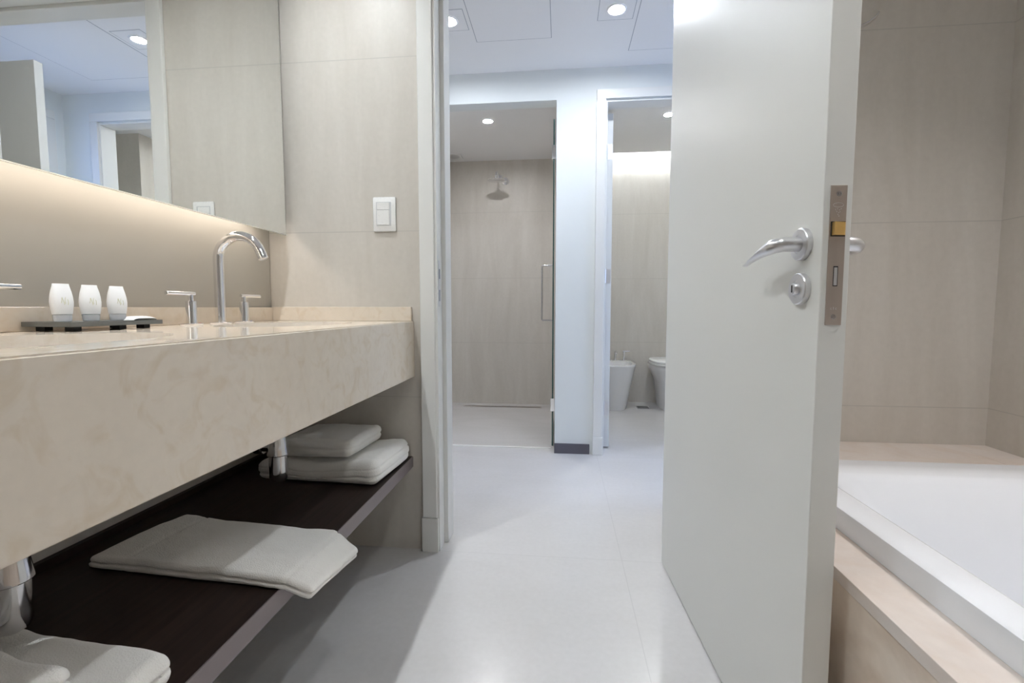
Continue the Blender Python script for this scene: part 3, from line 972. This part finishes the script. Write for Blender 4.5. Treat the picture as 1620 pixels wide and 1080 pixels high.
cx, cy = (TX0_ + TX1_) / 2, (TY0 + TY1) / 2
hx, hy = (TX1_ - TX0_) / 2, (TY1 - TY0) / 2
rg = []
def R_(dx, dy, r, z, sy=0.0): 
    return [p - to_ for p in rrect(cx, cy + sy, hx - dx, hy - dy, r, z)]
rg.append(R_(0.006, 0.006, 0.02, DZ + 0.0005))
rg.append(R_(0.0, 0.0, 0.022, DZ + 0.0005))
rg.append(R_(0.0, 0.0, 0.022, 0.490))
rg.append(R_(0.0015, 0.0015, 0.022, 0.4965))
rg.append(R_(0.007, 0.007, 0.022, 0.500))
rg.append(R_(0.055, 0.110, 0.06, 0.501))
rg.append(R_(0.063, 0.120, 0.07, 0.498))
rg.append(R_(0.070, 0.135, 0.08, 0.487))
rg.append(R_(0.085, 0.190, 0.11, 0.40))
rg.append(R_(0.105, 0.270, 0.13, 0.25))
rg.append(R_(0.135, 0.350, 0.14, 0.125))
rg.append(R_(0.18, 0.42, 0.14, 0.092))
rg.append(R_(0.26, 0.55, 0.10, 0.085))
# the underside of the shell
back = [(0.245, 0.53, 0.10, 0.072), (0.125, 0.34, 0.14, 0.108), (0.095, 0.26, 0.13, 0.24), (0.07, 0.18, 0.11, 0.39), (0.045, 0.10, 0.06, 0.44)]
bm = bmesh.new()
loft(bm, rg, False, True)
link('tub_shell', bm, M_acryl, TB, True)
bm = bmesh.new()
lathe(bm, [(0, 0), (0.028, 0), (0.03, 0.003), (0, 0.006)], 28, Matrix.Translation(Vector((cx, 0.3, 0.0855)) - to_))
link('tub_drain', bm, M_chrome, TB, True)

# thin curved chrome hook over the tub, most of it behind the door
HS = empty('wall_hook', (0.80, YF, 1.75))
tag(HS, 'thin curved chrome hook on the wall above the tub, mostly hidden by the door', 'hook')
bm = bmesh.new()
pts = []
for x, z in ((-0.030, 0.000), (-0.005, 0.012), (0.030, 0.012), (0.062, 0.005), (0.085, -0.003), (0.103, -0.004), (0.122, 0.002), (0.140, 0.013), (0.153, 0.026), (0.159, 0.036)):
    pts.append(Vector((x - 0.022, -0.085, z - 0.005)))
def crs(P_, n=6):
    out = []
    for i in range(len(P_) - 1):
        p0, p1, p2, p3 = P_[max(i - 1, 0)], P_[i], P_[i + 1], P_[min(i + 2, len(P_) - 1)]
        for k in range(n):
            t = k / n
            out.append(0.5 * ((2 * p1) + (p2 - p0) * t + (2 * p0 - 5 * p1 + 4 * p2 - p3) * t * t + (3 * p1 - p0 - 3 * p2 + p3) * t ** 3))
    return out + [P_[-1]]
pp = crs(pts)
nn = len(pp)
tube(bm, pp, [0.0072 if i < nn * 0.5 else 0.0072 - 0.0054 * ((i / nn - 0.5) / 0.5) for i in range(nn)], 16)
link('hook_arm', bm, M_chrome, HS, True)
bm = bmesh.new()
tube(bm, [(-0.05, -0.0005, -0.005), (-0.05, -0.06, -0.005), (-0.050, -0.080, -0.0055), (-0.045, -0.085, -0.004)], 0.0058, 16)
lathe(bm, [(0, 0), (0.024, 0), (0.023, 0.006), (0.010, 0.009), (0, 0.009)], 28, axis_m((-0.05, -0.0005, -0.005), (0, -1, 0)))
link('wall_rose', bm, M_chrome, HS, True)

# ------------------------------------------------------------------ shower fittings
SHD = empty('shower_head', (-0.570, 4.36, 2.085))
tag(SHD, 'small round chrome shower head on the taupe wall of the shower', 'shower head')
bm = bmesh.new()
lathe(bm, [(0, 0.0), (0.073, 0.0), (0.077, 0.002), (0.077, 0.006), (0.067, 0.009), (0.014, 0.014), (0.013, 0.028), (0.016, 0.036), (0.010, 0.044), (0, 0.044)], 40, Matrix.Translation((0.0, -0.225, -0.085)))
link('spray_disc', bm, M_chrome, SHD, True)
bm = bmesh.new()
tube(bm, [(0.0, 0, 0.0), (0.0, -0.06, 0.004), (0.0, -0.18, 0.0), (0.0, -0.215, -0.016), (0.0, -0.225, -0.045)], 0.0085, 18)
lathe(bm, [(0, 0), (0.028, 0), (0.026, 0.006), (0.012, 0.012), (0, 0.012)], 28, axis_m((0, 0.0, 0), (0, -1, 0)))
link('shower_arm', bm, M_chrome, SHD, True)
bm = bmesh.new()
lathe(bm, [(0, 0), (0.035, 0), (0.034, 0.008), (0.022, 0.012), (0.020, 0.05), (0, 0.052)], 28, axis_m((0.055, -0.0, -0.035), (0, -1, 0.1)))
link('wall_outlet', bm, M_chrome, SHD, True)

dr = tag(link('floor_drain', boxes((-0.885, -0.175, 4.20, 4.245, 0.0005, 0.002), bev=0.0005), plain('drain_steel', (0.42, 0.38, 0.35), 0.4, metal=0.6)), 'long narrow slot drain in the shower floor', 'drain')
link('drain_slot', boxes((-0.875, -0.185, 4.2195, 4.2255, 0.0018, 0.0024)), M_black, dr)

# glass shower door
GD = empty('shower_door', (-0.052, 3.00, 0))
tag(GD, 'clear glass shower door standing open, seen almost edge on', 'shower door')
bm = boxes((-0.004, 0.004, 0.0, 0.70, 0.012, 2.06))
for f in bm.faces:
    n_ = f.normal
    c_ = f.calc_center_median()
    f.material_index = 1 if abs(f.normal.x) < 0.5 else 0
bm.normal_update()
for f in bm.faces: f.material_index = 1 if abs(f.normal.x) < 0.5 else 0
link('glass_pane', bm, [M_glass, M_edge], GD)
for z in (0.28, 1.86):
    bm = boxes((-0.013, -0.0045, -0.004, 0.050, z - 0.042, z + 0.042), (0.0045, 0.0135, -0.004, 0.050, z - 0.042, z + 0.042), (-0.013, 0.0135, -0.0085, -0.0035, z - 0.042, z + 0.042), bev=0.001)
    link('hinge', bm, M_chrome, GD, label='chrome glass clamp hinge')
bm = bmesh.new()
for s in (-1,):
    x = s * 0.097
    tube(bm, [(s * 0.0045, 0.62, 0.805), (s * 0.090, 0.62, 0.805), (x, 0.62, 0.812), (x, 0.62, 1.215), (s * 0.090, 0.62, 1.222), (s * 0.0045, 0.62, 1.222)], 0.0065, 14)
link('door_handle', bm, M_chromed, GD, True)

# ------------------------------------------------------------------ bidet, toilet
def dring(cx, w, y0, y1, z, n=40, sq=2.6):
    """plan outline: straight back at y1, rounded nose at y0"""
    pts = []
    for i in range(n):
        a = 2 * PI * i / n
        c, s = math.cos(a), math.sin(a)
        x = cx + w * math.copysign(abs(c) ** (2 / sq), c)
        if s < 0: y = (y0 + (y1 - y0) * 0.5) + (y1 - y0) * 0.5 * math.copysign(abs(s) ** (2 / 2.3), s)
        else: y = (y0 + (y1 - y0) * 0.5) + (y1 - y0) * 0.5 * abs(s) ** (2 / 6.0)
        pts.append(Vector((x, y, z)))
    return pts
def bowl(cxx, w, top, ydepth, name, label, cat, xb, foot=0.63, prof=None):
    r = empty(name, (xb, 4.567, 0))
    tag(r, label, cat)
    bm = bmesh.new()
    y1 = -0.002
    rings = []
    for z, k, dy in (prof or ((0.0, foot, 0.105), (0.012, foot, 0.10), (0.12, foot + 0.06, 0.088), (0.25, foot + 0.18, 0.055), (0.34, 0.92, 0.024), (top - 0.035, 0.985, 0.006), (top - 0.012, 1.0, 0.0), (top, 0.985, 0.004))):
        rings.append(dring(0, w * k, -ydepth + dy, y1, z))
    for z, k, dy in ((top + 0.001, 0.80, 0.03), (top - 0.008, 0.76, 0.04), (top - 0.05, 0.66, 0.065), (top - 0.10, 0.50, 0.12), (top - 0.125, 0.25, 0.2)):
        rings.append(dring(0, w * k, -ydepth + dy, y1 - (0.10 if k < 0.9 else 0), z))
    loft(bm, rings, True, True)
    link(name + '_bowl', bm, M_ceram, r, True)
    return r
B = bowl(0, 0.195, 0.405, 0.50, 'bidet', 'white ceramic bidet with chrome taps against the back wall of the toilet room', 'bidet', 0.475, prof=((0.0, 0.60, 0.085), (0.012, 0.62, 0.080), (0.10, 0.70, 0.062), (0.20, 0.79, 0.042), (0.30, 0.885, 0.022), (0.36, 0.945, 0.010), (0.385, 0.975, 0.004), (0.398, 0.985, 0.002), (0.405, 0.97, 0.006)))
for dx, lev in ((0.035, False), (0.115, True), (-0.045, True)):
    bm = bmesh.new()
    lathe(bm, [(0, 0.405), (0.016, 0.405), (0.016, 0.412), (0.011, 0.413), (0.011, 0.49 if lev else 0.50), (0, 0.49 if lev else 0.50)], 20, Matrix.Translation((dx, -0.06, 0)))
    if lev:
        tube(bm, [(dx - 0.012, -0.06, 0.494), (dx + 0.055 * (1 if dx > 0 else -1), -0.06, 0.494)], 0.0055, 12)
    else:
        tube(bm, [(dx, -0.06, 0.485), (dx, -0.11, 0.500), (dx, -0.155, 0.490), (dx, -0.165, 0.475)], 0.0095, 12)
    link('tap_handle' if lev else 'tap_spout', bm, M_chrome, B, True, 'small chrome tap')
T = bowl(0, 0.190, 0.400, 0.52, 'toilet', 'white toilet half hidden behind the open bathroom door', 'toilet', 0.985, foot=0.50)
bm = bmesh.new()
loft(bm, [dring(0, 0.192 * k, -0.522 + d, -0.09, z) for z, k, d in ((0.402, 0.97, 0.006), (0.406, 1.0, 0.0), (0.418, 1.0, 0.0), (0.421, 0.985, 0.004))], True, True)
link('toilet_seat', bm, M_plastic, T, True)
bm = bmesh.new()
loft(bm, [dring(0, 0.190 * k, -0.518 + d, -0.085, z) for z, k, d in ((0.4225, 0.97, 0.006), (0.427, 1.0, 0.0), (0.437, 1.0, 0.0), (0.444, 0.96, 0.01), (0.448, 0.85, 0.03))], True, True)
link('toilet_lid', bm, M_plastic, T, True)
bm = bmesh.new(); tube(bm, [(-0.13, -0.06, 0.4135), (0.13, -0.06, 0.4135)], 0.0125, 16)
link('seat_hinge', bm, M_chrome, T, True)
gr = tag(link('floor_grate', boxes((0.685, 0.800, 4.26, 4.375, 0.0005, 0.0020), bev=0.0005), M_satin), 'small square steel floor grate between bidet and toilet', 'drain')
bm = bmesh.new()
for k in range(7):
    box(bm, 0.693, 0.792, 4.270 + k * 0.0145, 4.277 + k * 0.0145, 0.0020, 0.0024)
link('grate_slots', bm, M_black, gr)

# ------------------------------------------------------------------ ceiling lights
def downlight(x, y, z, mat, label, group, sq=False, r=0.033, can=0.0):
    d = empty('downlight', (x, y, z))
    tag(d, label, 'ceiling light', group)
    bm = bmesh.new()
    lathe(bm, [(r + 0.001, -0.0005), (r + 0.001, -0.004), (r + 0.006, -0.006), (r + 0.011, -0.0045), (r + 0.013, -0.0005)], 40)
    bmesh.ops.contextual_create(bm, geom=[]) if False else None
    link('trim_ring', bm, M_satin if not sq else M_ceil, d, True)
    bm = bmesh.new()
    lathe(bm, [(0, -0.0022), (r, -0.0022), (r, -0.0008), (0, -0.0008)], 40)
    link('lamp_lens', bm, mat, d, label='glowing white lens')
    if can:  # unseen sleeve added to keep lamp light off the upper walls
        bm = bmesh.new()
        lathe(bm, [(r + 0.002, -0.0045), (r + 0.003, -can), (r + 0.006, -can), (r + 0.007, -0.0045)], 40)
        link('added_cutoff_sleeve', bm, M_white, d, True)
    if sq:
        s = 0.085
        link('square_plate', boxes((-s, s, -s, s, -0.0006, -0.0001)), M_gap, d)
        link('square_cover', boxes((-s + 0.0025, s - 0.0025, -s + 0.0025, s - 0.0025, -0.0010, -0.0007)), M_ceil, d)
    return d
downlight(0.249, 2.354, ZC, E_hall, 'round lamp in the hall ceiling, bright and nearest the open door', 'hall downlights', True)
downlight(-0.558, 2.363, ZC, E_hall, 'round lamp in the hall ceiling, cut by the left door casing', 'hall downlights', True)
downlight(-0.535, 3.45, 2.24, E_sh, 'round lamp in the shower ceiling', 'shower downlight')
downlight(0.765, 3.62, ZC, E_wc, 'round lamp in the toilet room ceiling at the door edge', 'toilet downlight')
downlight(-0.771, 1.25, ZC, E_van, 'round lamp above the basin nearest the doorway', 'bathroom downlights', r=0.0145, can=0.016)
downlight(-0.771, 0.45, ZC, E_van, 'round lamp above the near basin', 'bathroom downlights', r=0.0145, can=0.016)
downlight(0.28, 0.25, ZC, E_fill, 'unseen fill lamp added in the middle of the bathroom ceiling', 'bathroom downlights')  # added fill, out of view: lifts apron, towels and door
downlight(1.00, 0.72, ZC, E_tub_fill, 'unseen fill lamp added above the bathtub', 'bathroom downlights', can=0.055)  # added lamp, out of view: brightens the tub but spares the door edge

vt = empty('ceiling_vent', (-0.955, 4.20, 2.24))
tag(vt, 'small square grille in the shower ceiling beside the back wall', 'vent')
link('vent_frame', boxes((-0.07, 0.07, -0.07, 0.07, -0.005, -0.0004), bev=0.002), M_ceil, vt)
bm = bmesh.new(); lathe(bm, [(0, -0.0052), (0.045, -0.0052), (0.05, -0.0065), (0.03, -0.009), (0, -0.009)], 32)
link('vent_disc', bm, M_satin, vt, True)

# access panels in the hall ceiling: shadow gap with a flush board
def access_panel(x0, x1, y0, y1, label):
    a = empty('ceiling_access_panel', ((x0 + x1) / 2, (y0 + y1) / 2, ZC))
    tag(a, label, 'ceiling panel', 'ceiling access panels')
    hx_, hy_ = (x1 - x0) / 2, (y1 - y0) / 2
    link('shadow_gap', boxes((-hx_, hx_, -hy_, hy_, -0.0006, -0.0001)), M_gap, a)
    link('panel_board', boxes((-hx_ + 0.003, hx_ - 0.003, -hy_ + 0.003, hy_ - 0.003, -0.0012, -0.0007)), M_ceil, a)
access_panel(-0.455, -0.060, 2.05, 2.560, 'flush white access panel outlined in the hall ceiling between the two lamps')
access_panel(0.352, 0.93, 2.13, 2.726, 'larger flush access panel outlined in the hall ceiling beside the open door')
